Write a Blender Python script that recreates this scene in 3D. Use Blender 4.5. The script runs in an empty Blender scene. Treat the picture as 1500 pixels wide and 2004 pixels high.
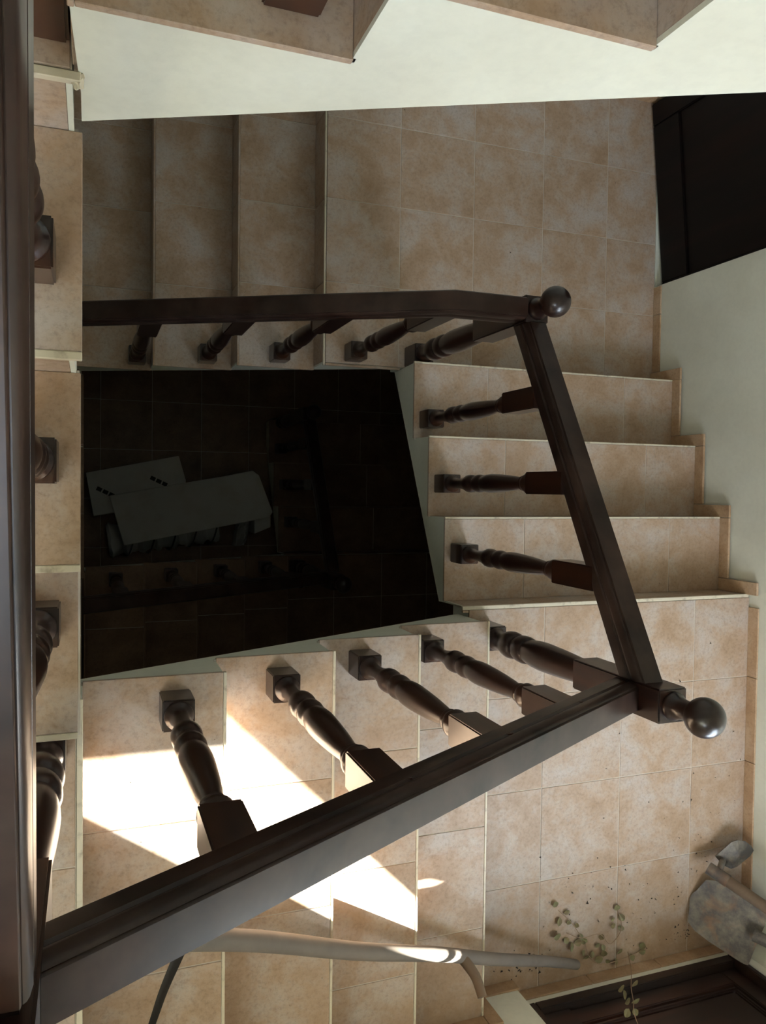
import bpy, bmesh, math, random
from mathutils import Vector, Matrix
random.seed(7)
S = bpy.context.scene
COL = S.collection
H = 0.17                                   # riser height; level k is at z = k * H

# ---------------------------------------------------------------- camera, sky, sun, exposure
cam_d = bpy.data.cameras.new('camera'); cam = bpy.data.objects.new('camera', cam_d); COL.objects.link(cam)
cam_d.sensor_fit = 'HORIZONTAL'; cam_d.sensor_width = 36; cam_d.lens = 1541.746 / 1500 * 36
cam_d.clip_start = 0.02; cam_d.clip_end = 200
ax, ay, az = -0.0336, -0.3547, 0.0134
Rm = Matrix.Rotation(az, 3, 'Z') @ Matrix.Rotation(ay, 3, 'Y') @ Matrix.Rotation(ax, 3, 'X')
cam.matrix_world = Matrix.Translation((-0.9162, 0.0946, 3.3763)) @ Rm.to_4x4()
S.camera = cam

world = bpy.data.worlds.new('sky'); S.world = world; world.use_nodes = True
wn = world.node_tree; bgn = wn.nodes['Background']
bgn.inputs['Color'].default_value = (0.76, 0.84, 0.98, 1); bgn.inputs['Strength'].default_value = 15.5

SUN_DIR = Vector((-1.151, 0.794, -1.0)).normalized()
sd = bpy.data.lights.new('sun', 'SUN'); sd.energy = 60; sd.angle = math.radians(0.53); sd.color = (1.0, 0.95, 0.86)
sun = bpy.data.objects.new('sun', sd); COL.objects.link(sun)
sun.location = (4, -4, 6); sun.rotation_euler = SUN_DIR.to_track_quat('-Z', 'Y').to_euler()

def portal(x, y, z, sx, sz, rot):
    d = bpy.data.lights.new('window_portal', 'AREA'); d.shape = 'RECTANGLE'; d.size = sx; d.size_y = sz
    o = bpy.data.objects.new('window_portal', d); COL.objects.link(o); o.location = (x, y, z); o.rotation_euler = rot
    d.cycles.is_portal = True
portal(1.205, -1.995, 2.36, 0.92, 1.54, (math.radians(90), 0, 0))
portal(-1.65, -2.12, 4.1, 1.0, 1.2, (math.radians(90), 0, 0))  # portal of the added high window

S.view_settings.view_transform = 'Standard'; S.view_settings.look = 'None'
S.view_settings.gamma = 1; S.view_settings.use_curve_mapping = False
S.view_settings.exposure = 0.55

# ---------------------------------------------------------------- helpers
def obj(name, bm, m, parent=None, smooth=None, loc=None):
    me = bpy.data.meshes.new(name); bm.normal_update(); bm.to_mesh(me); bm.free()
    if smooth:
        for p in me.polygons: p.use_smooth = True
        me.set_sharp_from_angle(angle=math.radians(smooth))
    if m: me.materials.append(m)
    o = bpy.data.objects.new(name, me); COL.objects.link(o); o.parent = parent
    if loc: o.location = loc
    return o
def empty(name, loc, label, cat, group=None):
    o = bpy.data.objects.new(name, None); COL.objects.link(o); o.location = loc; o.empty_display_size = .1
    o['label'] = label; o['category'] = cat
    if group: o['group'] = group
    return o
def tag(o, label, cat, group=None, kind=None):
    o['label'] = label; o['category'] = cat
    if group: o['group'] = group
    if kind: o['kind'] = kind
    return o
def struct(name, bm=None, m=None):
    if bm is None:
        o = bpy.data.objects.new(name, None); COL.objects.link(o)
    else: o = obj(name, bm, m)
    o['kind'] = 'structure'; return o
def box(bm, x0, x1, y0, y1, z0, z1):
    x0, x1 = sorted((x0, x1)); y0, y1 = sorted((y0, y1)); z0, z1 = sorted((z0, z1))
    v = [bm.verts.new(c) for c in ((x0,y0,z0),(x1,y0,z0),(x1,y1,z0),(x0,y1,z0),(x0,y0,z1),(x1,y0,z1),(x1,y1,z1),(x0,y1,z1))]
    for f in ((3,2,1,0),(4,5,6,7),(0,1,5,4),(1,2,6,5),(2,3,7,6),(3,0,4,7)): bm.faces.new([v[i] for i in f])
    return bm
def B(*a): return box(bmesh.new(), *a)
def bevel(bm, w=.003, seg=2):
    bmesh.ops.bevel(bm, geom=bm.edges[:], offset=w, segments=seg, affect='EDGES', profile=.6); return bm
def prism(bm, pts, f3, a, b):
    """closed polygon pts extruded between a and b; f3(p, q) -> xyz"""
    A = [bm.verts.new(f3(p, a)) for p in pts]; C = [bm.verts.new(f3(p, b)) for p in pts]
    n = len(pts)
    bm.faces.new(A); bm.faces.new(C[::-1])
    for i in range(n): bm.faces.new((A[i], C[i], C[(i+1) % n], A[(i+1) % n]))
    bmesh.ops.recalc_face_normals(bm, faces=bm.faces[:]); return bm
def lathe(bm, prof, n=24, c=(0, 0)):
    rings = []
    for r, z in prof:
        rings.append([bm.verts.new((c[0] + r*math.cos(2*math.pi*i/n), c[1] + r*math.sin(2*math.pi*i/n), z)) for i in range(n)])
    for a, b in zip(rings, rings[1:]):
        for i in range(n): bm.faces.new((a[i], a[(i+1) % n], b[(i+1) % n], b[i]))
    bm.faces.new(rings[0][::-1]); bm.faces.new(rings[-1]); return bm
def spline(pts, n=6):
    """catmull-rom through (x, y) or (x, y, z) points"""
    P = [Vector(p) for p in pts]; P = [2*P[0]-P[1]] + P + [2*P[-1]-P[-2]]; out = []
    for i in range(1, len(P)-2):
        for k in range(n):
            t = k/n
            out.append(.5*((2*P[i]) + (P[i+1]-P[i-1])*t + (2*P[i-1]-5*P[i]+4*P[i+1]-P[i+2])*t*t + (3*P[i]-P[i-1]-3*P[i+1]+P[i+2])*t**3))
    out.append(P[-2]); return out
def tube(bm, path, rad, n=12, flat=1.0, up=(0, 0, 1)):
    rings = []; path = [Vector(p) for p in path]
    for i, p in enumerate(path):
        d = (path[min(i+1, len(path)-1)] - path[max(i-1, 0)]).normalized()
        u = d.cross(Vector(up)).normalized(); w = u.cross(d).normalized()
        r = rad(i/(len(path)-1)) if callable(rad) else rad
        rings.append([bm.verts.new(p + u*r*math.cos(2*math.pi*k/n) + w*r*flat*math.sin(2*math.pi*k/n)) for k in range(n)])
    for a, b in zip(rings, rings[1:]):
        for k in range(n): bm.faces.new((a[k], a[(k+1) % n], b[(k+1) % n], b[k]))
    bm.faces.new(rings[0][::-1]); bm.faces.new(rings[-1])
    bmesh.ops.recalc_face_normals(bm, faces=bm.faces[:]); return bm

# ---------------------------------------------------------------- materials
def mat(name, base, rough=.5, **kw):
    m = bpy.data.materials.new(name); m.use_nodes = True; nt = m.node_tree; b = nt.nodes['Principled BSDF']
    b.inputs['Base Color'].default_value = (*base, 1); b.inputs['Roughness'].default_value = rough
    for k, v in kw.items(): b.inputs[k.replace('_', ' ')].default_value = v
    return m, nt, b
def N(nt, t, **kw):
    n = nt.nodes.new(t)
    for k, v in kw.items():
        if k in n.inputs: n.inputs[k].default_value = v
        else: setattr(n, k, v)
    return n
def ramp(nt, src, stops):
    r = nt.nodes.new('ShaderNodeValToRGB'); e = r.color_ramp.elements
    while len(e) < len(stops): e.new(.5)
    for q, (p, c) in zip(e, stops): q.position = p; q.color = (*c, 1) if len(c) == 3 else c
    nt.links.new(src, r.inputs[0]); return r.outputs[0]
def mix(nt, f, a, b, mode='MIX'):
    m = nt.nodes.new('ShaderNodeMix'); m.data_type = 'RGBA'; m.blend_type = mode
    for i, s in ((0, f), (6, a), (7, b)):
        if isinstance(s, (int, float)): m.inputs[i].default_value = s
        elif isinstance(s, tuple): m.inputs[i].default_value = (*s, 1)
        else: nt.links.new(s, m.inputs[i])
    return m.outputs[2]
def bump(nt, b, src, strength, dist=.002):
    n = nt.nodes.new('ShaderNodeBump'); n.inputs['Strength'].default_value = strength; n.inputs['Distance'].default_value = dist
    nt.links.new(src, n.inputs['Height']); nt.links.new(n.outputs[0], b.inputs['Normal'])
def pos(nt, rnd=0.0, scale=(1, 1, 1)):
    """world position, shifted at random per object"""
    g = nt.nodes.new('ShaderNodeNewGeometry'); out = g.outputs['Position']
    if rnd:
        oi = nt.nodes.new('ShaderNodeObjectInfo'); ml = N(nt, 'ShaderNodeMath', operation='MULTIPLY'); ml.inputs[1].default_value = rnd
        nt.links.new(oi.outputs['Random'], ml.inputs[0])
        ad = N(nt, 'ShaderNodeVectorMath', operation='ADD'); nt.links.new(out, ad.inputs[0]); nt.links.new(ml.outputs[0], ad.inputs[1]); out = ad.outputs[0]
    mp = nt.nodes.new('ShaderNodeMapping'); mp.inputs['Scale'].default_value = scale; nt.links.new(out, mp.inputs[0]); return mp.outputs[0]
def noise(nt, vec, scale, detail=4, rough=.55, dist=0):
    n = N(nt, 'ShaderNodeTexNoise'); n.inputs['Scale'].default_value = scale; n.inputs['Detail'].default_value = detail
    n.inputs['Roughness'].default_value = rough; n.inputs['Distortion'].default_value = dist
    nt.links.new(vec, n.inputs['Vector']); return n.outputs[0]

def make_tile(name, c_lo, c_mid, c_hi, rough=.42):
    m, nt, b = mat(name, c_mid, rough)
    v = pos(nt, 31.0)
    big = noise(nt, v, 5.5, 8, .68, .25)
    c = ramp(nt, big, [(.28, c_lo), (.46, c_mid), (.66, c_hi)])
    fine = noise(nt, v, 85, 5, .75)
    c = mix(nt, .6, c, ramp(nt, fine, [(.25, (.42, .36, .32)), (.5, (.9, .88, .86)), (.75, (1, 1, 1))]), 'MULTIPLY')
    spot = noise(nt, v, 30, 6, .8, .6)
    c = mix(nt, ramp(nt, spot, [(.60, (0, 0, 0)), (.78, (1, 1, 1))]), c, tuple(.75*x for x in c_lo))
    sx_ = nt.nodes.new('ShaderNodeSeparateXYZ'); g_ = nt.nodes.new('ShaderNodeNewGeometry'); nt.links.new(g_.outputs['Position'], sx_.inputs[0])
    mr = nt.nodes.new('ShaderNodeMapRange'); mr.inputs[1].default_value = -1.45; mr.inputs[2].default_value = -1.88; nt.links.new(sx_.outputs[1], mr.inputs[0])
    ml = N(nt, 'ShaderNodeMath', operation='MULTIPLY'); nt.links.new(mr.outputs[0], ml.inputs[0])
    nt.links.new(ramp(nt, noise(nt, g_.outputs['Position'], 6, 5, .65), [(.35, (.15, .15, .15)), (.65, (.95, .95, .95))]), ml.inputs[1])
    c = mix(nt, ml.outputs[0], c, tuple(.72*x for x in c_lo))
    nt.links.new(c, b.inputs['Base Color'])
    nt.links.new(ramp(nt, fine, [(.3, (rough+.12,)*3), (.7, (rough-.05,)*3)]), b.inputs['Roughness'])
    bump(nt, b, fine, .12, .001); return m
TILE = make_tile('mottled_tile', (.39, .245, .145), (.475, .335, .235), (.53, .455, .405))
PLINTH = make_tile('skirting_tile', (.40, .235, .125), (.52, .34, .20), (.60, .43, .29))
GTILE = make_tile('well_shade_tile', (.14, .07, .038), (.20, .11, .062), (.26, .15, .09))  # stair and floor tile darkened in colour to deepen the shade of the well
GROUT, nt, b = mat('grout', (.60, .53, .45), .85)
TRIM, nt, b = mat('cream_trim', (.66, .58, .44), .4)
nt.links.new(mix(nt, ramp(nt, noise(nt, pos(nt), 30, 4), [(.55, (0, 0, 0)), (.75, (1, 1, 1))]), (.66, .58, .44), (.34, .27, .19)), b.inputs['Base Color'])
PLASTER, nt, b = mat('cream_plaster', (.76, .74, .63), .75)
f = noise(nt, pos(nt), 3, 5)
nt.links.new(mix(nt, .5, ramp(nt, f, [(.3, (.70, .68, .57)), (.6, (.78, .77, .66))]), ramp(nt, noise(nt, pos(nt), 60, 3), [(.3, (.92, .92, .92)), (.6, (1, 1, 1))]), 'MULTIPLY'), b.inputs['Base Color'])
bump(nt, b, noise(nt, pos(nt), 90, 3), .15, .002)

def make_wood(name, dark, mid, red, rough, axis=(1, 1, .12), coat=.3, worn=None):
    m, nt, b = mat(name, mid, rough, Coat_Weight=coat, Coat_Roughness=.12)
    tc = nt.nodes.new('ShaderNodeTexCoord')
    mp = nt.nodes.new('ShaderNodeMapping'); mp.inputs['Scale'].default_value = axis; nt.links.new(tc.outputs['Object'], mp.inputs[0])
    grain = noise(nt, mp.outputs[0], 55, 5, .65, .8); big = noise(nt, mp.outputs[0], 9, 3)
    c = mix(nt, grain, dark, mid)
    c = mix(nt, ramp(nt, big, [(.45, (0, 0, 0)), (.75, (1, 1, 1))]), c, red)
    if worn:
        g = noise(nt, tc.outputs['Object'], 7, 4, .55, .2)
        c = mix(nt, ramp(nt, g, [(.35, (0, 0, 0)), (.75, (.8, .8, .8))]), c, worn)
    nt.links.new(c, b.inputs['Base Color'])
    nt.links.new(ramp(nt, big, [(.2, (rough+.06,)*3), (.8, (rough-.04,)*3)]), b.inputs['Roughness'])
    bump(nt, b, grain, .05, .001); return m
WOOD = make_wood('turned_walnut_wood', (.012, .006, .005), (.030, .012, .008), (.075, .025, .011), .30)
RAILX = make_wood('handrail_wood_along_x', (.008, .005, .004), (.018, .009, .007), (.042, .016, .010), .33, (.12, 1, 1), .08, (.085, .052, .040))
RAILY = make_wood('handrail_wood_along_y', (.008, .005, .004), (.018, .009, .007), (.042, .016, .010), .33, (1, .12, 1), .08, (.085, .052, .040))
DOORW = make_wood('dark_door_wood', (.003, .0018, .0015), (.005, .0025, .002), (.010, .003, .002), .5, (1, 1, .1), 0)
for w_ in (RAILX, RAILY): w_.node_tree.nodes['Principled BSDF'].inputs['Specular IOR Level'].default_value = .28
DOORW.node_tree.nodes['Principled BSDF'].inputs['Specular IOR Level'].default_value = .25
FRAMEW = make_wood('glazed_door_wood', (.014, .008, .006), (.026, .013, .009), (.060, .020, .012), .35, (.12, 1, 1), .1)
GREYW = make_wood('weathered_grey_wood', (.12, .10, .085), (.23, .19, .16), (.18, .13, .09), .75, (.15, .15, .15), 0)
HANDW = make_wood('dirty_pine_handle', (.11, .075, .05), (.21, .145, .095), (.17, .10, .06), .7, (.3, .3, .3), 0)
METAL, nt, b = mat('dirty_steel', (.22, .20, .18), .6, Metallic=.35)
v = pos(nt)
c = mix(nt, ramp(nt, noise(nt, v, 14, 5, .7), [(.4, (0, 0, 0)), (.65, (1, 1, 1))]), (.10, .09, .085), (.24, .205, .165))
c = mix(nt, ramp(nt, noise(nt, v, 9, 4, .6, .7), [(.52, (0, 0, 0)), (.75, (.8, .8, .8))]), c, (.28, .15, .08))
nt.links.new(c, b.inputs['Base Color']); bump(nt, b, noise(nt, v, 60, 4), .3, .002)
STEEL, nt, b = mat('dark_blade_steel', (.03, .025, .022), .4, Metallic=.6)
FOAM, nt, b = mat('white_foam_board', (.80, .79, .77), .85)
nt.links.new(mix(nt, ramp(nt, noise(nt, pos(nt), 6, 4), [(.5, (0, 0, 0)), (.8, (.5, .5, .5))]), (.80, .79, .77), (.60, .50, .42)), b.inputs['Base Color'])
BLACKINK, _, _ = mat('black_print', (.015, .015, .015), .6)
PLAST, nt, b = mat('crumpled_white_plastic', (.62, .62, .62), .35)
PRINTS, _, _ = mat('dark_print_stripes', (.05, .05, .06), .5)
LEAF, nt, b = mat('dry_leaf', (.16, .15, .075), .6)
nt.links.new(ramp(nt, noise(nt, pos(nt, 5), 25, 2), [(.3, (.19, .13, .06)), (.6, (.20, .19, .09)), (.8, (.32, .30, .16))]), b.inputs['Base Color'])
STEM, _, _ = mat('dry_stem', (.30, .20, .13), .7)
DIRT, _, _ = mat('dark_dirt', (.035, .022, .015), .9)
PANE = bpy.data.materials.new('clear_pane'); PANE.use_nodes = True; nt = PANE.node_tree; nt.nodes.clear()
o_ = N(nt, 'ShaderNodeOutputMaterial'); mx = N(nt, 'ShaderNodeMixShader'); tr = N(nt, 'ShaderNodeBsdfTransparent'); gl = N(nt, 'ShaderNodeBsdfGlossy')
gl.inputs['Roughness'].default_value = .02; tr.inputs['Color'].default_value = (.95, .97, .96, 1)
mx.inputs[0].default_value = .08; nt.links.new(tr.outputs[0], mx.inputs[1]); nt.links.new(gl.outputs[0], mx.inputs[2]); nt.links.new(mx.outputs[0], o_.inputs[0])

# ---------------------------------------------------------------- geometry of the stair (fitted)
xR, xRo, yR1, dR = .4118, 1.817, .6567, .3354
yB, xB5, dB = -.3781, .4388, .3431
yT, xT0, dT = .6405, .0455, .3505
xL, yL10, dL = -.932, -.4118, .3522
xP14, dP, yP = -.943, .3458, .6538
yF, yFr = -1.855, -1.905                   # front wall and door recess
yBk, xLo = 2.10, -2.33                      # back wall, left wall
xW = 1.825

_cache = {}
def slab(name, parent, x0, x1, y0, y1, z0, z1, m, ch=.0012):
    """a tile: box with a small chamfer, mesh shared between alike pieces"""
    x0, x1 = sorted((x0, x1)); y0, y1 = sorted((y0, y1)); z0, z1 = sorted((z0, z1))
    key = (name, round(x1-x0, 4), round(y1-y0, 4), round(z1-z0, 4), m.name)
    if key not in _cache:
        a, b_, c_ = (x1-x0)/2, (y1-y0)/2, (z1-z0)/2
        bm = B(-a, a, -b_, b_, -c_, c_); bmesh.ops.bevel(bm, geom=bm.edges[:], offset=ch, segments=1, affect='EDGES')
        me = bpy.data.meshes.new(name); bm.to_mesh(me); bm.free(); me.materials.append(m); _cache[key] = me
    o = bpy.data.objects.new(name, _cache[key]); COL.objects.link(o); o.parent = parent
    o.location = Vector(((x0+x1)/2, (y0+y1)/2, (z0+z1)/2)) - (parent.location if parent else Vector())
    return o

G = .0016; TH = .012
def mapper(d, x0, y0):
    """s along the climb, t from the well outward -> x, y"""
    return {'R': lambda s, t: (x0+t, y0-s), 'B': lambda s, t: (x0-s, y0-t), 'L': lambda s, t: (x0-t, y0+s), 'T': lambda s, t: (x0+s, y0+t)}[d]
def flight(label, d, x0, y0, k0, n, go, W, joints, sof, ext=0., over=.01, skirt=None, trim_w=.007, shifts=None, tm=None, tl=None):
    tm = tm or TRIM; tl = tl or TILE
    M = mapper(d, x0, y0); e = empty('stair_flight', (*M(0, W/2), (k0-1)*H), label, 'stairs')
    def bx(s0, s1, t0, t1): a, b_ = M(s0, t0), M(s1, t1); return a[0], b_[0], a[1], b_[1]
    rb = .012
    pts = [(rb, max((k0-1)*H - TH - .05, sof[0]+.01))]
    for i in range(n): pts += [(i*go+rb, (k0+i-1)*H-TH)] if i else []; pts += [(i*go+rb, (k0+i)*H-TH)]
    end = (n-1)*go + rb
    if ext: pts += [(end+ext, (k0+n-1)*H-TH)]; end += ext
    pts += [(end, sof[1]), (rb, sof[0])]
    L0 = e.location
    f3 = lambda p, t: Vector((*M(p[0], t), p[1])) - L0
    p2 = [(q[0]-.0105 if 0 < j < 2*n else q[0], q[1]) for j, q in enumerate(pts)]
    bm = prism(bmesh.new(), pts, f3, over+.008, W-.002); t2 = prism(bmesh.new(), p2, f3, over, over+.0079)
    me = bpy.data.meshes.new('t'); t2.to_mesh(me); t2.free(); bm.from_mesh(me); bpy.data.meshes.remove(me)
    obj('plaster_stringer', bm, PLASTER, e)
    gb = bmesh.new()
    for i in range(n-1):
        x_0, x_1, y_0, y_1 = bx(i*go+.006, (i+1)*go+.006, .004, W-.002)
        box(gb, x_0-L0.x, x_1-L0.x, y_0-L0.y, y_1-L0.y, (k0+i)*H-TH-L0.z, (k0+i)*H-.0025-L0.z)
    if n > 1: obj('grout_bed', gb, GROUT, e)
    J = [0]+[j for j in joints if 0 < j < W-.02]+[W-.004]
    for i in range(n):
        sh = shifts[i] if shifts else 0
        zt = (k0+i)*H
        if i < n-1:
            for a, b_ in zip(J, J[1:]):
                a2 = a + G if a else sh
                slab('tile', e, *bx(i*go+trim_w+.0008, (i+1)*go+.0015, a2, b_-G), zt-TH+.0005, zt-.0003*random.random(), tl)
            slab('nosing_trim', e, *bx(i*go-.001, i*go+trim_w, sh, W-.004), zt-TH-.001, zt+.0004, tm)
        for a, b_ in zip(J, J[1:]):
            slab('riser_tile', e, *bx(i*go+.002, i*go+rb, a+G if a else over+.008, b_-G), (k0+i-1)*H-.004, zt-TH-.002, tl)
    if skirt:
        for i in range(n):
            zb = (k0+i-1)*H
            slab('skirting_tile', e, *bx(i*go-.055, i*go+.001, W-.012, W), zb, zb+H+.055, PLINTH)
            if i < n-1: slab('skirting_tile', e, *bx(i*go+.003, (i+1)*go-.057, W-.012, W), zb+H, zb+H+.055, PLINTH)
    return e

flight('shadowed tiled flight at the top rising from the left flight to the dark door', 'T', xT0-3*dT, yT, -3, 4, dT, yBk-yT, [.37, .737, 1.115], (-.76, -.03), ext=.36, tm=TILE)
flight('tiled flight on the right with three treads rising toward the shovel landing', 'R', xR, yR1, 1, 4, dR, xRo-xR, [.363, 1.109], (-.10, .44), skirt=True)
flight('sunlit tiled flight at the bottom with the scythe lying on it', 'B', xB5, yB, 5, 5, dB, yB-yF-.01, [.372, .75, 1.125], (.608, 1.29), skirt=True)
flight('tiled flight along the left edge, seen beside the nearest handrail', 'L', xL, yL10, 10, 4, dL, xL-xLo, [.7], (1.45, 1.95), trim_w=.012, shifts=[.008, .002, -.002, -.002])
flight('uppermost flight across the top whose cream side wall hangs over the picture', 'T', xP14, yP, 14, 5, dP, yBk-yP, [.37, .74, 1.11], (2.053, 2.753), over=.004, tm=TILE)
# the turn below, down in the dark well
ZB = -17
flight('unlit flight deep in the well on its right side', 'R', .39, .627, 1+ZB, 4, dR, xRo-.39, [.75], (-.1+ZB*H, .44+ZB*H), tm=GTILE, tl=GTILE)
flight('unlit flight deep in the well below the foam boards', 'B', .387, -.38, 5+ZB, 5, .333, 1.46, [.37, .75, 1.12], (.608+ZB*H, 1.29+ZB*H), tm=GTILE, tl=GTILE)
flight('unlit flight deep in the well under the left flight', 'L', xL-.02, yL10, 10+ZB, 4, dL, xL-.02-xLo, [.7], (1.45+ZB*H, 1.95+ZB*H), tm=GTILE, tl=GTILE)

def landing(label, xs, ys, z, edges, thick=.15, grout=(0, 0, 0, 0), sx=None, tl=None):
    tl = tl or TILE
    x0, x1, y0, y1 = xs[0], xs[-1], min(ys), max(ys)
    e = empty('stair_landing', ((x0+x1)/2, (y0+y1)/2, z-thick), label, 'landing'); L0 = e.location
    g = grout
    obj('slab', B((sx or x0+.004)-L0.x, x1-L0.x, y0+g[2]-L0.y, y1-g[3]-L0.y, 0, thick-TH), PLASTER, e)
    obj('grout_bed', B(x0+.004-L0.x, x1-L0.x, y0+g[2]+.001-L0.y, y1-g[3]-.001-L0.y, thick-TH, thick-.0022), GROUT, e)
    ys = sorted(ys)
    for a, b_ in zip(xs, xs[1:]):
        for c, d_ in zip(ys, ys[1:]): slab('tile', e, a+G, b_-G, c+G, d_-G, z-TH+.0005, z-.0003*random.random(), tl)
    for q in edges: slab('nosing_trim', e, *q, z-TH-.001, z+.0004, TRIM)
    return e
XJ = [.775, 1.15, 1.522]
landing('shaded tiled landing at top right in front of the dark door', [xT0+.008, .402]+XJ+[xRo+.006], [yR1-.004, 1.01, 1.375, 1.733, yBk], 0, [(xT0-.001, xT0+.007, yT, yBk)], sx=xT0+.012+.362)
slab('tile', bpy.data.objects['stair_landing'], xT0+.008+G, xR-.002, yT, yR1-.006, -TH, -.0002, TILE)
landing('bright tiled landing at lower right where the shovel stands', [xB5+.001]+XJ+[xRo+.006], [yR1-3*dR-.014, -.715, -1.092, -1.47, yF-.045], 4*H, [(xR, xRo, yR1-3*dR-.0135, yR1-3*dR+.001)])
slab('tile', bpy.data.objects['stair_landing.001'], xR+.002, xB5-.001, yB+.004, yR1-3*dR-.015, 4*H-TH, 4*H-.0002, TILE)
landing('tiled landing at lower left beside the newel post', [xLo, -2.04, -1.67, -1.30, xB5-4*dB-.013], [yL10+.001, -.75, -1.125, -1.50, yF], 9*H, [(xB5-4*dB-.012, xB5-4*dB+.001, yB, yF)])
landing('upper left landing with a chipped tile corner beside the cream wall', [xLo, -2.04, -1.67, -1.30, xP14+.001], [yL10+3*dL+.013, 1.03, 1.40, 1.77, yBk], 13*H, [(xLo, xL+.002, yL10+3*dL-.001, yL10+3*dL+.012)])
landing('topmost landing above the frame at the end of the uppermost flight', [xP14+4*dP+.014]+XJ+[xRo+.006], [yP, 1.01, 1.375, 1.733, yBk], 18*H, [])
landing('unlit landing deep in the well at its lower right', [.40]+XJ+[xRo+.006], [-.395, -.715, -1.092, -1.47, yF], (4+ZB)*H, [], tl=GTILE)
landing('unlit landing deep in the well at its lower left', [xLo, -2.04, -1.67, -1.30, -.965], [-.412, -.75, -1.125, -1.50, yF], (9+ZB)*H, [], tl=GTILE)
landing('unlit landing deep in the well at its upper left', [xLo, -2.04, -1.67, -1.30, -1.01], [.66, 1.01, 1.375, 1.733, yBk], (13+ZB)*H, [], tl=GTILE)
# chipped corner of the upper landing: rough lump of old mortar
bm = bmesh.new(); bmesh.ops.create_icosphere(bm, subdivisions=3, radius=.008)
for v_ in bm.verts: v_.co *= 1 + random.uniform(-.25, .25)
for v_ in bm.verts: v_.co.y *= 1.6; v_.co.z *= .9
obj('mortar_lump', bm, TRIM, bpy.data.objects['stair_landing.003'], 60, Vector((xL-.002, yL10+3*dL+.004, 13*H-.008)) - bpy.data.objects['stair_landing.003'].location)

# ---------------------------------------------------------------- setting
ZT, ZG = 5.6, -17*H
fl = struct('floor', B(-2.5, 1.95, -2.1, 2.3, ZG-.2, ZG-.0025), GROUT)
for i in range(12):
    for j in range(11):
        x = -2.33+i*.37; y = -1.85+j*.37
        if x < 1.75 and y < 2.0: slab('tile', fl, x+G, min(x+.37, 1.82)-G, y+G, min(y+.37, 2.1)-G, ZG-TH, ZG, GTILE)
struct('ceiling', B(-2.5, 1.95, -2.1, 2.3, ZT, ZT+.2), PLASTER)
struct('wall_left', B(xLo-.17, xLo, -2.1, 2.3, ZG-.2, ZT), PLASTER)
struct('wall_back', B(xLo, 1.95, yBk, 2.3, ZG-.2, ZT), PLASTER)
bm = bmesh.new()                                                     # right wall with a doorway niche behind the open leaf
box(bm, xW, 2.0, -2.1, 1.16, ZG-.2, ZT); box(bm, xW, 2.0, 1.16, yBk, 2.15, ZT); box(bm, xW, 2.0, 1.16, yBk, ZG-.2, 0)
box(bm, xW, 2.0, 2.03, yBk, 0, 2.15); box(bm, 2.0, 2.1, 1.0, 2.3, -.2, 2.4)
struct('wall_right', bm, PLASTER)
bm = bmesh.new()                                                     # front wall, with the door recess and an added high window over the left landing
WX0, WX1, WZ0, WZ1 = -2.15, -1.15, 3.5, 4.7
box(bm, xLo, WX0, -2.1, yF, ZG-.2, ZT); box(bm, WX1, .65, -2.1, yF, ZG-.2, ZT)
box(bm, WX0, WX1, -2.1, yF, ZG-.2, WZ0); box(bm, WX0, WX1, -2.1, yF, WZ1, ZT)
box(bm, 1.69, 1.80, -1.93, yF, ZG-.2, ZT); box(bm, 1.80, 1.95, -2.0, yF, ZG-.2, ZT); box(bm, .65, 1.80, -2.1, -1.93, ZG-.2, .766); box(bm, .65, 1.69, -1.93, yFr, ZG-.2, .766)
box(bm, .65, 1.69, -1.93, yF, 3.16, 3.3); box(bm, .65, 1.80, -1.93, yF, 3.3, ZT); box(bm, .65, 1.80, -2.1, -1.93, 3.45, ZT)
struct('wall_front', bm, PLASTER)
# skirting
sk = struct('baseboard_right')
y = yR1+.058
for y1_ in (1.01, 1.155): slab('skirting_tile', sk, xRo, xW, y+G, y1_-G, 0, .055, PLINTH); y = y1_
y = -.405
for y1_ in (-.715, -1.092, -1.47, yF): slab('skirting_tile', sk, xRo, xW, y-G, y1_+G, 4*H, 4*H+.055, PLINTH); y = y1_
sk = struct('baseboard_front')
slab('skirting_tile', sk, xB5+.02, .65+.008, yF, yF+.008, 4*H, 4*H+.055, PLINTH)
slab('skirting_tile', sk, 1.69-.008, xRo, yF, yF+.008, 4*H, 4*H+.055, PLINTH)
for a, b_ in ((.66, 1.0), (1.0, 1.34), (1.34, 1.68)): slab('skirting_tile', sk, a+G, b_-G, yFr, yFr+.008, 4*H, 4*H+.055, PLINTH)
slab('skirting_tile', sk, .65, .658, yFr+.009, yF, 4*H, 4*H+.055, PLINTH)
for a, b_ in ((-1.3, -.936), (-1.67, -1.3), (-2.04, -1.67), (-2.33, -2.04)): slab('skirting_tile', sk, a+G, b_-G, yF, yF+.008, 9*H, 9*H+.055, PLINTH)
sk = struct('baseboard_back')
for a, b_ in ((.06, .402), (.402, .775), (.775, 1.15), (1.15, 1.522), (1.522, 1.81)): slab('skirting_tile', sk, a+G, b_-G, yBk-.008, yBk, 0, .055, PLINTH)

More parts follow.
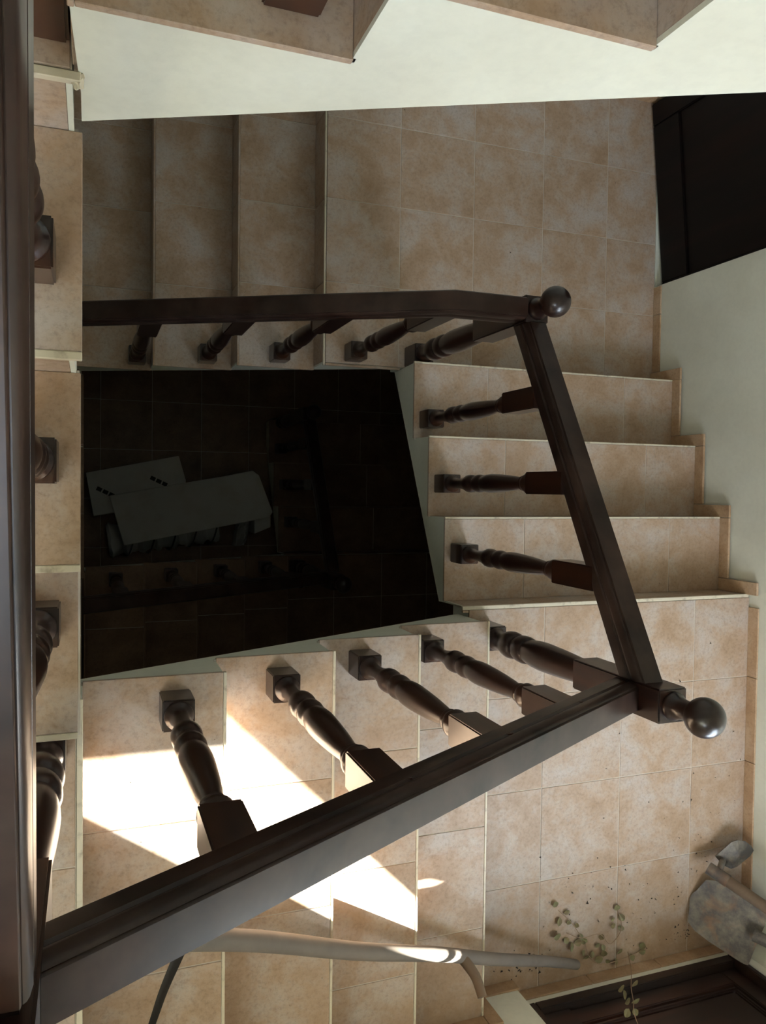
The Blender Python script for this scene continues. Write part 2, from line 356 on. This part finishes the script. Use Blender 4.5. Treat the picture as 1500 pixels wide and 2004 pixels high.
# glazed door above the bright landing (only its foot is in view, its glass lets the sun in)
dr = struct('door_1')
def dpart(name, m, bxs, bv=.004):
    bm = bmesh.new()
    for q in bxs: box(bm, *q)
    if bv: bmesh.ops.bevel(bm, geom=bm.edges[:], offset=bv, segments=2, affect='EDGES')
    return obj(name, bm, FRAMEW if m is DOORW else m, dr)
X0, X1, Z0, Z1 = .655, 1.685, .768, 3.155
FO, FI = -1.99, -1.892
dpart('door_frame', DOORW, [(X0, X0+.05, FO, FI, Z0, Z1), (1.66, X1, -1.97, FI+.01, Z0, Z1), (X0+.05, 1.66, FO, FI, Z0, Z0+.045), (X0+.05, 1.66, -1.97, FI, 3.11, Z1)])
dpart('door_stile', DOORW, [(X0+.05, .835, -1.975, -1.915, Z0+.045, 3.11)]); dpart('door_stile', DOORW, [(1.58, 1.66, -1.975, -1.925, Z0+.045, 1.625)])
dpart('bottom_rail', DOORW, [(.835, 1.58, -1.975, -1.925, Z0+.045, Z0+.125)])
dpart('panel_moulding', DOORW, [(.835, 1.58, -1.97, -1.935, Z0+.125, Z0+.145), (.835, .855, -1.97, -1.935, Z0+.145, 1.52), (1.56, 1.58, -1.97, -1.935, Z0+.145, 1.52)], .006)
dpart('door_panel', DOORW, [(.855, 1.56, -1.965, -1.945, Z0+.145, 1.52)])
dpart('middle_rail', DOORW, [(.835, 1.58, -1.975, -1.925, 1.52, 1.625)])
dpart('glazing_bar', DOORW, [(.835, 1.66, -1.965, -1.94, 1.695, 1.715)], .003)
dpart('glass_pane', PANE, [(.835, 1.66, -1.955, -1.951, 1.625, 3.11)], 0)
# unseen high window added over the left landing to brighten the upper flights
wd = struct('added_window')
bm = bmesh.new()
for q in ((WX0, WX1, -2.05, -1.98, WZ0, WZ0+.06), (WX0, WX1, -2.05, -1.98, WZ1-.06, WZ1), (WX0, WX0+.06, -2.05, -1.98, WZ0+.06, WZ1-.06), (WX1-.06, WX1, -2.05, -1.98, WZ0+.06, WZ1-.06)): box(bm, *q)
obj('added_window_frame', bm, DOORW, wd); obj('glass_pane', B(WX0+.06, WX1-.06, -2.017, -2.013, WZ0+.06, WZ1-.06), PANE, wd)
# unseen blocker added outside to cut the sun off along a slope
bm = bmesh.new()
prism(bm, [(2.40, .4), (2.40, 2.60), (2.25, 2.75), (2.25, 2.90), (2.75, 4.33), (5, 4.33), (5, .4)], lambda p, q: Vector((p[0], q, p[1])), -2.6, -2.75)
o = obj('added_sun_blocker', bm, PLASTER); tag(o, 'unseen sloping sun blocker added outside the glazed door', 'sun blocker'); o['kind'] = 'structure'
struct('ground', B(-12, 12, -14, -2.1, ZG-.4, ZG-.2), GROUT)

# dark door leaf standing ajar on the shaded landing
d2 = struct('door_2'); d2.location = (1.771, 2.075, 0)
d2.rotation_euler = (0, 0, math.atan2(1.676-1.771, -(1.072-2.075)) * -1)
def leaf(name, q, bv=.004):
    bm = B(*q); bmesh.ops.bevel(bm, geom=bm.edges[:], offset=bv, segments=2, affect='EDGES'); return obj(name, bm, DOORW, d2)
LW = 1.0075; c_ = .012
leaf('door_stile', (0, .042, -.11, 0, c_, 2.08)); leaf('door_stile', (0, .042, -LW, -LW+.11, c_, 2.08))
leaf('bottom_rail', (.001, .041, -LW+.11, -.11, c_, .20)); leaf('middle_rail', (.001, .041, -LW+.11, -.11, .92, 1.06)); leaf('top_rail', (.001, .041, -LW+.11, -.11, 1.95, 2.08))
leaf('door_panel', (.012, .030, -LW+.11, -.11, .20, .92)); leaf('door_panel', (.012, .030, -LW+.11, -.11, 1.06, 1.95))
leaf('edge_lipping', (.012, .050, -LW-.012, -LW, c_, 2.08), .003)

# ---------------------------------------------------------------- newel posts, balusters, handrails
def sq(bm, a, z0, z1, bv=.003):
    t = B(-a, a, -a, a, z0, z1); bmesh.ops.bevel(t, geom=t.edges[:], offset=bv, segments=2, affect='EDGES')
    me = bpy.data.meshes.new('t'); t.to_mesh(me); t.free(); bm.from_mesh(me); bpy.data.meshes.remove(me); return bm
BAL_PROF = [(.0335, .098), (.0350, .104), (.0335, .110), (.0270, .116), (.0215, .135), (.0200, .155), (.0205, .185), (.0245, .215), (.0280, .235), (.0305, .243), (.0342, .256), (.0350, .270), (.0342, .284), (.0305, .297), (.0270, .303), (.0275, .310), (.0262, .316),
            (.0300, .322), (.0338, .334), (.0346, .347), (.0336, .360), (.0300, .371), (.0285, .378), (.0310, .390), (.0338, .410), (.0350, .435), (.0346, .460), (.0325, .510), (.0290, .570), (.0248, .620), (.0208, .655), (.0203, .664), (.0262, .668), (.0270, .676), (.0250, .681), (.0300, .690), (.0340, .701), (.0335, .712), (.0300, .722), (.0280, .732), (.0285, .742)]
def baluster_mesh(top):
    bm = bmesh.new(); sq(bm, .038, 0, .10); lathe(bm, BAL_PROF, 24); sq(bm, .0365, .738, top)
    me = bpy.data.meshes.new('baluster'); bm.normal_update(); bm.to_mesh(me); bm.free()
    for p in me.polygons: p.use_smooth = True
    me.set_sharp_from_angle(angle=math.radians(35)); me.materials.append(WOOD); return me
def railing(label, z0, bals, top, rails, m, group='turned wooden stair railings'):
    """rails: list of (p0, p1) of the underside centre; cap and body built on each"""
    a = Vector(rails[0][0]); e = empty('stair_railing', (a.x, a.y, z0), label, 'railing', group)
    hp = [(.036, 0), (.037, .003), (.037, .042), (.033, .047), (.033, .051), (.037, .056), (.038, .064), (.0370, .072), (.0360, .082), (.0338, .0890), (.0310, .0925), (.0300, .0925), (.0294, .0985), (.0285, .1000), (0, .1008)]
    body = hp + [(-a, b_) for a, b_ in hp[-2::-1]]
    pts = [Vector(r[0]) for r in rails] + [Vector(rails[-1][1])]
    bm = bmesh.new(); rings = []
    for p in pts:
        d = (pts[-1]-pts[0]); d.z = 0; d.normalize(); w = Vector((-d.y, d.x, 0))
        rings.append([bm.verts.new(p - e.location + w*c[0] + Vector((0, 0, c[1]))) for c in body])
    n = len(body)
    for A_, C_ in zip(rings, rings[1:]):
        for i in range(n): bm.faces.new((A_[i], A_[(i+1) % n], C_[(i+1) % n], C_[i]))
    bm.faces.new(rings[0][::-1]); bm.faces.new(rings[-1]); bmesh.ops.recalc_face_normals(bm, faces=bm.faces[:])
    obj('handrail', bm, m, e, 40)
    me = baluster_mesh(top)
    for x, y, z in bals:
        b_ = bpy.data.objects.new('baluster', me); COL.objects.link(b_); b_.parent = e; b_.location = Vector((x, y, z)) - e.location
    return e
def newel(loc, label, block=(.69, 1.075)):
    e = empty('newel_post', loc, label, 'newel post', 'ball topped newel posts')
    bm = bmesh.new(); sq(bm, .045, 0, .13, .004); obj('base_block', bm, WOOD, e, 35)
    pr = [(.040, .128), (.042, .136), (.039, .144), (.036, .150), (.034, .170), (.036, .195), (.041, .215), (.046, .230), (.0485, .250), (.0475, .268), (.042, .280), (.038, .284), (.041, .290), (.038, .297), (.042, .305), (.0470, .322), (.0480, .345), (.0455, .362), (.040, .370), (.042, .385), (.046, .415), (.0480, .450), (.0475, .490), (.0455, .550), (.0425, .610), (.0395, .660), (.0375, .680), (.0375, .692)]
    obj('turned_shaft', lathe(bmesh.new(), pr, 32), WOOD, e, 35)
    bm = bmesh.new(); sq(bm, .0445, block[0], block[1], .004); tb = obj('top_block', bm, WOOD, e, 35)
    t = block[1]
    fp = [(.034, t-.002), (.0365, t+.004), (.0365, t+.010), (.033, t+.016), (.029, t+.022), (.026, t+.040), (.0262, t+.062)]
    c = t+.112; r = .0495
    for i in range(1, 20):
        a = -math.pi/2 + math.pi*i/20
        if r*math.cos(a) > .0262 or a > 0: fp.append((max(r*math.cos(a), .002), c+r*math.sin(a)))
    obj('ball_finial', lathe(bmesh.new(), fp, 36), WOOD, tb, 40); return e
newel((.475, .70, 0), 'dark newel post with round ball where the top rail turns down to the right flight')
newel((.486, -.452, 4*H), 'newel post with glossy round ball at the lower right corner of the railing')
newel((-1.010, -.458, 9*H), 'nearest newel post at lower left, partly hidden behind the left handrail')
newel((-.990, .735, 13*H), 'dark newel base at the top left corner beside the cream wall')
railing('dark railing along the top flight with a bend before the ball post', -.51, [(.180, .70, 0), (-.124, .70, -H), (-.421, .70, -2*H), (-.719, .70, -3*H)], 1.02,
        [((-1.03, .70, .290), (.176, .70, .990)), ((.176, .70, .990), (.430, .70, .994))], RAILX)
railing('railing sloping down the right flight between the two ball posts', .17, [(.475, .402, H), (.475, .121, 2*H), (.475, -.156, 3*H)], .955,
        [((.477, .655, .982), (.477, -.4065, 1.592))], RAILY)
railing('broad handrail crossing the sunlit flight from lower left to the right ball post', .85, [(.175, -.452, 5*H), (-.115, -.452, 6*H), (-.415, -.452, 7*H), (-.719, -.452, 8*H)], .915,
        [((.440, -.452, 1.577), (-.965, -.452, 2.392))], RAILX)
railing('nearest handrail running up along the left edge of the picture', 1.70, [(-1.010, -.17, 10*H), (-1.008, .135, 11*H), (-1.006, .443, 12*H)], .955,
        [((-1.004, -.372, 2.521), (-.969, .70, 3.143))], RAILY)
tn_ = bpy.data.objects['stair_railing.003']; obj('tenon', B(-.030, .026, -.045, .0, -.045, .062), DOORW, tn_, loc=Vector((-1.006, -.370, 2.500)) - tn_.location)
railing('uppermost railing above the cream side wall, only baluster feet in view', 14*H, [(-.680, .735, 14*H), (-.360, .735, 15*H), (-.060, .735, 16*H), (.24, .735, 17*H)], .95,
        [((-.95, .735, 3.14), (.44, .735, 3.97))], RAILX)
# the railings deep in the well
railing('black railing deep in the well on the right of the foam boards', -16*H, [(.47, .40, -16*H), (.47, .12, -15*H), (.47, -.156, -14*H)], .94,
        [((.47, .55, -1.86), (.47, -.412, -1.29))], RAILY)
railing('black railing deep in the well along the dim stepped flight', -12*H, [(.21, -.452, -12*H), (-.12, -.452, -11*H), (-.45, -.452, -10*H), (-.78, -.452, -9*H)], .95,
        [((.43, -.452, -1.30), (-.95, -.452, -.50))], RAILX)
newel((.475, -.47, -13*H), 'unlit newel post deep in the well at its lower right corner')
newel((.47, .60, -17*H), 'unlit newel post on the ground floor at the foot of the lowest flight')

# ---------------------------------------------------------------- tools
# scythe lying down the sunlit flight
e = empty('scythe', (.935, -1.82, .68), 'old scythe with grey wooden shaft lying across the sunlit steps', 'scythe'); L0 = e.location
A0, A1 = Vector((.935, -1.825, .705)), Vector((-.705, -1.000, 1.450))
obj('snath', tube(bmesh.new(), [A0.lerp(A1, t/16) + Vector((0, .004*math.sin(t), .004*math.cos(t*.7))) - L0 for t in range(17)], lambda t: .019+.009*t, 14), GREYW, e, 60)
gp = spline([(.262, -1.485, 1.005), (.283, -1.512, 1.035), (.297, -1.540, 1.062), (.300, -1.580, 1.10)], 5)
obj('grip', tube(bmesh.new(), [p-L0 for p in gp], lambda t: .019-.003*t, 12, up=(1, 0, 0)), HANDW, e, 60)
bm = bmesh.new(); bp = spline([(-.70, -1.005, 1.45), (-.72, -1.045, 1.455), (-.762, -1.16, 1.44), (-.80, -1.33, 1.415), (-.80, -1.58, 1.40)], 6); n = len(bp)
tube(bm, [p-L0 for p in bp], lambda t: .016*(1-t*.75), 8, flat=.18)
obj('blade', bm, STEEL, e, 50)
# shovel in the corner
e = empty('shovel', (1.53, -1.66, .68), 'dirty steel shovel standing on its blade in the lower right corner', 'shovel'); L0 = e.location
bm = bmesh.new()
tip = Vector((1.525, -1.655, .69)); top = Vector((1.685, -1.745, .915)); ax_ = (top-tip); Lb = ax_.length; ax_.normalize()
wv = Vector((-.10, -.245, .03)).normalized(); wv = (wv - ax_*wv.dot(ax_)).normalized(); nv = ax_.cross(wv).normalized()
if nv.z < 0: nv = -nv
rows = []
prof = [(0, .035), (.03, .068), (.10, .096), (.22, .113), (.45, .121), (.75, .123), (.95, .123), (1.0, .118)]
for t, hw in prof:
    row = []
    for k in range(-4, 5):
        u = k/4; dip = -.022*(1-u*u)*(.25+.75*t) + .010*max(0, 1-abs(u)*3)*t
        row.append(tip + ax_*(t*Lb + (.012*abs(u)**2 if t < .05 else 0)) + wv*hw*u + nv*dip - L0)
    rows.append(row)
for off in (0, 1):
    pass
top_v = [[bm.verts.new(p) for p in r] for r in rows]; bot_v = [[bm.verts.new(p - nv*.003) for p in r] for r in rows]
for i in range(len(rows)-1):
    for k in range(8):
        bm.faces.new((top_v[i][k], top_v[i][k+1], top_v[i+1][k+1], top_v[i+1][k])); bm.faces.new((bot_v[i][k+1], bot_v[i][k], bot_v[i+1][k], bot_v[i+1][k+1]))
ring_t = [r[0] for r in top_v] + top_v[-1][1:] + [r[8] for r in top_v[-2::-1]] + top_v[0][7:0:-1]
ring_b = [r[0] for r in bot_v] + bot_v[-1][1:] + [r[8] for r in bot_v[-2::-1]] + bot_v[0][7:0:-1]
for i in range(len(ring_t)):
    j = (i+1) % len(ring_t); bm.faces.new((ring_t[i], ring_t[j], ring_b[j], ring_b[i]))
bmesh.ops.recalc_face_normals(bm, faces=bm.faces[:])
obj('blade', bm, METAL, e, 45)
hp = [Vector((1.665, -1.733, .905)), Vector((1.700, -1.745, .975)), Vector((1.725, -1.757, 1.08)), Vector((1.785, -1.80, 1.90))]
obj('socket', tube(bmesh.new(), [p-L0 for p in spline(hp[:3], 4)], lambda t: .026-.004*t, 12), METAL, e, 60)
obj('shaft', tube(bmesh.new(), [p-L0 for p in hp[2:]], .0185, 14), HANDW, e, 60)
# hoe
e = empty('hoe', (1.56, -1.51, .68), 'rusty hoe with a small curved blade leaning on the right wall above the shovel', 'hoe'); L0 = e.location
bm = bmesh.new()
out = [(1.606, -1.466), (1.672, -1.405), (1.700, -1.398), (1.745, -1.410), (1.785, -1.440), (1.800, -1.462), (1.775, -1.480), (1.700, -1.515), (1.672, -1.522), (1.640, -1.505)]
zf_ = lambda x, y: .742 + .10*(x-1.6)*0 + .03*math.sin((x-1.6)*12)
A_ = [bm.verts.new(Vector((x, y, zf_(x, y)))-L0) for x, y in out]; C_ = [bm.verts.new(Vector((x, y, zf_(x, y)-.005))-L0) for x, y in out]
ct, cb = bm.verts.new(Vector((1.70, -1.46, .782))-L0), bm.verts.new(Vector((1.70, -1.46, .776))-L0)
for i in range(len(out)):
    j = (i+1) % len(out); bm.faces.new((A_[i], A_[j], ct)); bm.faces.new((C_[j], C_[i], cb)); bm.faces.new((A_[i], C_[i], C_[j], A_[j]))
bmesh.ops.recalc_face_normals(bm, faces=bm.faces[:]); obj('blade', bm, METAL, e)
obj('neck', tube(bmesh.new(), [p-L0 for p in spline([(1.635, -1.485, .755), (1.60, -1.482, .785), (1.575, -1.495, .80)], 4)], .013, 10), METAL, e, 60)
obj('socket', tube(bmesh.new(), [Vector(p)-L0 for p in ((1.548, -1.497, .765), (1.568, -1.513, .80), (1.588, -1.528, .838))], .0265, 14), METAL, e, 60)
obj('shaft', tube(bmesh.new(), [Vector(p)-L0 for p in ((1.585, -1.526, .832), (1.66, -1.59, 1.08), (1.797, -1.705, 1.55))], lambda t: .024-.003*t, 14), HANDW, e, 60)

# ---------------------------------------------------------------- dry creeper
def leaf_into(bm, p, d, s, roll=0):
    d = Vector(d).normalized(); up = Vector((math.sin(roll)*.6, math.cos(roll)*.3, 1)).normalized(); w = d.cross(up).normalized(); n = w.cross(d)
    P_ = [(0, 0, 0), (.25, .33, .05), (.55, .42, .08), (.85, .25, .04), (1, 0, 0), (.85, -.25, .04), (.55, -.42, .08), (.25, -.33, .05)]
    v = [bm.verts.new(Vector(p) + d*a*s + w*b_*s + n*c*s) for a, b_, c in P_]; m1 = bm.verts.new(Vector(p)+d*.5*s - n*.03*s)
    for i in range(8): bm.faces.new((v[i], v[(i+1) % 8], m1))
def vine(label, stems, leaves, loc):
    e = empty('dry_vine', loc, label, 'vine'); L0 = e.location
    bm = bmesh.new()
    for st in stems: tube(bm, [p-L0 for p in spline(st, 5)], .0016, 5)
    obj('stem', bm, STEM, e)
    for x, y, z, a, s in leaves:
        bm = bmesh.new(); leaf_into(bm, (0, 0, 0), (math.cos(a), math.sin(a), .25), s, a*3)
        o = obj('leaf', bm, LEAF, e, loc=Vector((x, y, z))-L0)
        sm = o.modifiers.new('thickness', 'SOLIDIFY'); sm.thickness = .0006
z = 4*H+.006
vine('dry leafy creeper strewn on the bright landing near the shovel',
     [[(.90, -1.70, z), (.96, -1.722, z+.02), (1.04, -1.715, z+.03), (1.11, -1.78, z+.01), (1.16, -1.72, z+.015), (1.15, -1.65, z)],
      [(.96, -1.722, z+.02), (.92, -1.66, z+.015), (.86, -1.60, z)], [(.99, -1.75, z), (1.01, -1.82, z+.01), (1.08, -1.86, z+.01), (1.20, -1.85, z+.012), (1.27, -1.845, z)]],
     [(.850, -1.585, z, 2.0, .032), (.868, -1.628, z, 4.4, .036), (.885, -1.618, z, .4, .028), (.905, -1.668, z, 1.2, .026), (.868, -1.700, z+.01, 3.0, .040), (.892, -1.716, z, 5.2, .030), (.925, -1.740, z, 4.6, .040), (.938, -1.752, z, .2, .034),
      (.965, -1.715, z, 5.0, .028), (.978, -1.738, z, 5.6, .026), (.945, -1.688, z, 1.4, .024), (1.148, -1.652, z, 1.9, .034), (1.158, -1.668, z, 5.3, .034), (1.136, -1.682, z, 3.2, .022), (1.140, -1.715, z, 2.8, .030), (1.152, -1.722, z, 5.9, .030),
      (1.068, -1.762, z, 1.5, .030), (1.074, -1.782, z, 5.1, .026), (1.030, -1.800, z, 4.3, .028), (1.045, -1.790, z, 1.1, .026), (.985, -1.765, z, 1.8, .022), (.985, -1.790, z, 4.5, .022), (.985, -1.825, z, .6, .030), (.990, -1.805, z, 2.3, .026),
      (1.040, -1.842, z, .2, .036), (1.085, -1.835, z, 1.8, .036), (1.095, -1.850, z, 5.6, .024), (1.145, -1.852, z, 4.6, .032), (1.150, -1.838, z, .9, .034), (1.220, -1.85, z, 5.1, .030), (1.262, -1.852, z, .2, .030), (1.275, -1.840, z, 1.5, .034)], (.90, -1.70, 4*H))
vine('upright sprig with pale round leaves in front of the dark door foot',
     [[(1.205, -1.840, z), (1.150, -1.850, .78), (1.080, -1.853, .87), (1.035, -1.850, .94), (.985, -1.845, 1.01), (.95, -1.842, 1.08)]],
     [(1.060, -1.85, .855, 3.3, .040), (1.040, -1.85, .875, 4.8, .036), (1.085, -1.85, .87, 1.0, .034), (1.030, -1.848, .93, 3.4, .034), (1.015, -1.848, .955, .5, .036), (.985, -1.846, .98, 3.9, .034), (1.000, -1.846, .985, 5.2, .030)], (1.205, -1.840, 4*H))
# crumbs of soil and plant bits
bm = bmesh.new()
def crumb(x, y, z, s):
    v = [bm.verts.new((x+random.uniform(-s, s), y+random.uniform(-s, s), z+random.uniform(0, s))) for _ in range(4)]
    for f_ in ((0, 1, 2), (0, 2, 3), (0, 3, 1), (1, 3, 2)): bm.faces.new([v[i] for i in f_])
for cx, cy, sx, sy, n_ in ((.74, -1.80, .07, .03, 60), (1.42, -1.62, .14, .10, 40), (1.50, -1.82, .05, .015, 30), (1.05, -1.60, .30, .16, 40), (1.65, -1.35, .10, .30, 30), (1.3, -1.0, .45, .4, 30), (.74, -1.775, .012, .008, 30)):
    for _ in range(n_):
        x, y = random.gauss(cx, sx), random.gauss(cy, sy)
        if .5 < x < 1.8 and -1.85 < y < -.5: crumb(x, y, 4*H, random.uniform(.002, .0075))
for k, n_ in ((1, 12), (2, 12), (3, 14)):
    for _ in range(n_): crumb(random.uniform(.55, 1.78), yR1-k*dR+abs(random.gauss(0.012, .05)), k*H, random.uniform(.001, .0035))
for _ in range(20): crumb(random.uniform(.3, 1.7), random.uniform(.72, 1.9), 0, random.uniform(.001, .004))
for k in (5, 6, 7, 8):
    for _ in range(8): crumb(xB5-(k-5)*dB-random.uniform(.02, .32), random.uniform(-1.8, -.5), k*H, random.uniform(.001, .003))
tag(obj('floor_debris', bm, DIRT), 'dark crumbs of soil and plant bits scattered over the tiles', 'dirt', kind='stuff')

# ---------------------------------------------------------------- foam boards at the bottom of the well
def board(name, pts, z0, z1, label, m=FOAM, cat='board'):
    c = Vector((sum(p[0] for p in pts)/len(pts), sum(p[1] for p in pts)/len(pts), z0)); e = empty(name, c, label, cat)
    bm = bmesh.new(); zz = lambda p, q: Vector((p[0]-c.x, p[1]-c.y, q-c.z)); prism(bm, pts, zz, z0, z1)
    bmesh.ops.bevel(bm, geom=bm.edges[:], offset=.004, segments=1, affect='EDGES'); obj('panel', bm, m, e); return e
ZF = ZG
def sc(p, za, zb):   # slide a point along its height towards the stair shaft axis
    k_ = (3.376-zb)/(3.376-za); return (-.916+(p[0]+.916)*k_, .095+(p[1]-.095)*k_)
za = ZF+.22
board('foam_board', [sc(p, za, ZF+.37) for p in [(-.793, .023), (.02, .175), (.25, .225), (.30, .19), (.385, -.03), (.410, -.094), (.385, -.135), (-.69, -.342)]], ZF+.30, ZF+.37, 'large pale foam board with a broken end on top of the heap')
e = board('foam_board', [sc(p, ZF+.1, ZF+.28) for p in [(-.954, .188), (-.292, .329), (-.238, .143), (-.25, -.02), (-.90, -.13)]], ZF+.001, ZF+.28, 'pale foam slab with two black printed marks behind the large board')
for p, a in (((-.82, .05), -.45), ((-.44, .135), -.45)):
    q = sc(p, ZF+.1, ZF+.28)
    for i in range(3):
        bm = B(-.018, .018, -.014, .014, 0, .001); bmesh.ops.rotate(bm, verts=bm.verts[:], matrix=Matrix.Rotation(a, 3, 'Z'))
        obj('printed_mark', bm, BLACKINK, e, loc=Vector((q[0]-.04+.042*i, q[1]+.018-.020*i, ZF+.2805))-e.location)
e = empty('plastic_roll', (-.3, -.33, ZF), 'crumpled white plastic wrapped roll under the large foam board', 'roll')
bm = bmesh.new(); pth = [Vector((-.80, -.31, ZF+.13)).lerp(Vector((-.01, -.20, ZF+.13)), t/40)-e.location for t in range(41)]
tube(bm, pth, lambda t: .115+.012*math.sin(t*47)+.006*math.sin(t*90), 22)
for v_ in bm.verts: v_.co += Vector((random.uniform(-1, 1), random.uniform(-1, 1), random.uniform(-1, 1)))*.004
for v_ in bm.verts: v_.co.z = max(v_.co.z, .002)
obj('wrapping', bm, PLAST, e, 30)
for i in range(5):
    x = -.68+.15*i; bm = bmesh.new()
    for r0 in (0,):
        P_ = []
        for k in range(9):
            a = math.radians(-25 + k*17); yc = -.31+(x+.80)*.139 - .131*math.cos(a); P_.append(Vector((x+.008*k, yc, ZF+.13+.131*math.sin(a)))-e.location)
        tube(bm, P_, .006, 6)
    obj('printed_band', bm, PRINTS, e)
e = empty('plastic_sheet', (.16, -.22, ZF), 'crumpled loose end of white plastic sheet beside the roll', 'plastic sheet')
bm = bmesh.new(); gr = [[None]*9 for _ in range(9)]
for i in range(9):
    for j in range(9):
        x = .125+.085*i/8+.03*j/8; y = -.36+.20*j/8+.03*i/8
        gr[i][j] = bm.verts.new(Vector((x, y, ZF+.16+.12*math.exp(-((i-4)/3)**2)+random.uniform(-.02, .02)))-e.location)
for i in range(8):
    for j in range(8): bm.faces.new((gr[i][j], gr[i+1][j], gr[i+1][j+1], gr[i][j+1]))
r_ = bmesh.ops.extrude_face_region(bm, geom=bm.faces[:])
for v_ in [g for g in r_['geom'] if isinstance(g, bmesh.types.BMVert)]: v_.co.z = max(.002, v_.co.z-.13)
bmesh.ops.recalc_face_normals(bm, faces=bm.faces[:]); obj('sheet', bm, PLAST, e)
board('foam_board', [(.26, -.26), (.385, -.21), (.385, -.12), (.26, -.15)], ZF+.001, ZF+.26, 'small pale foam offcut poking out under the right end of the large board')
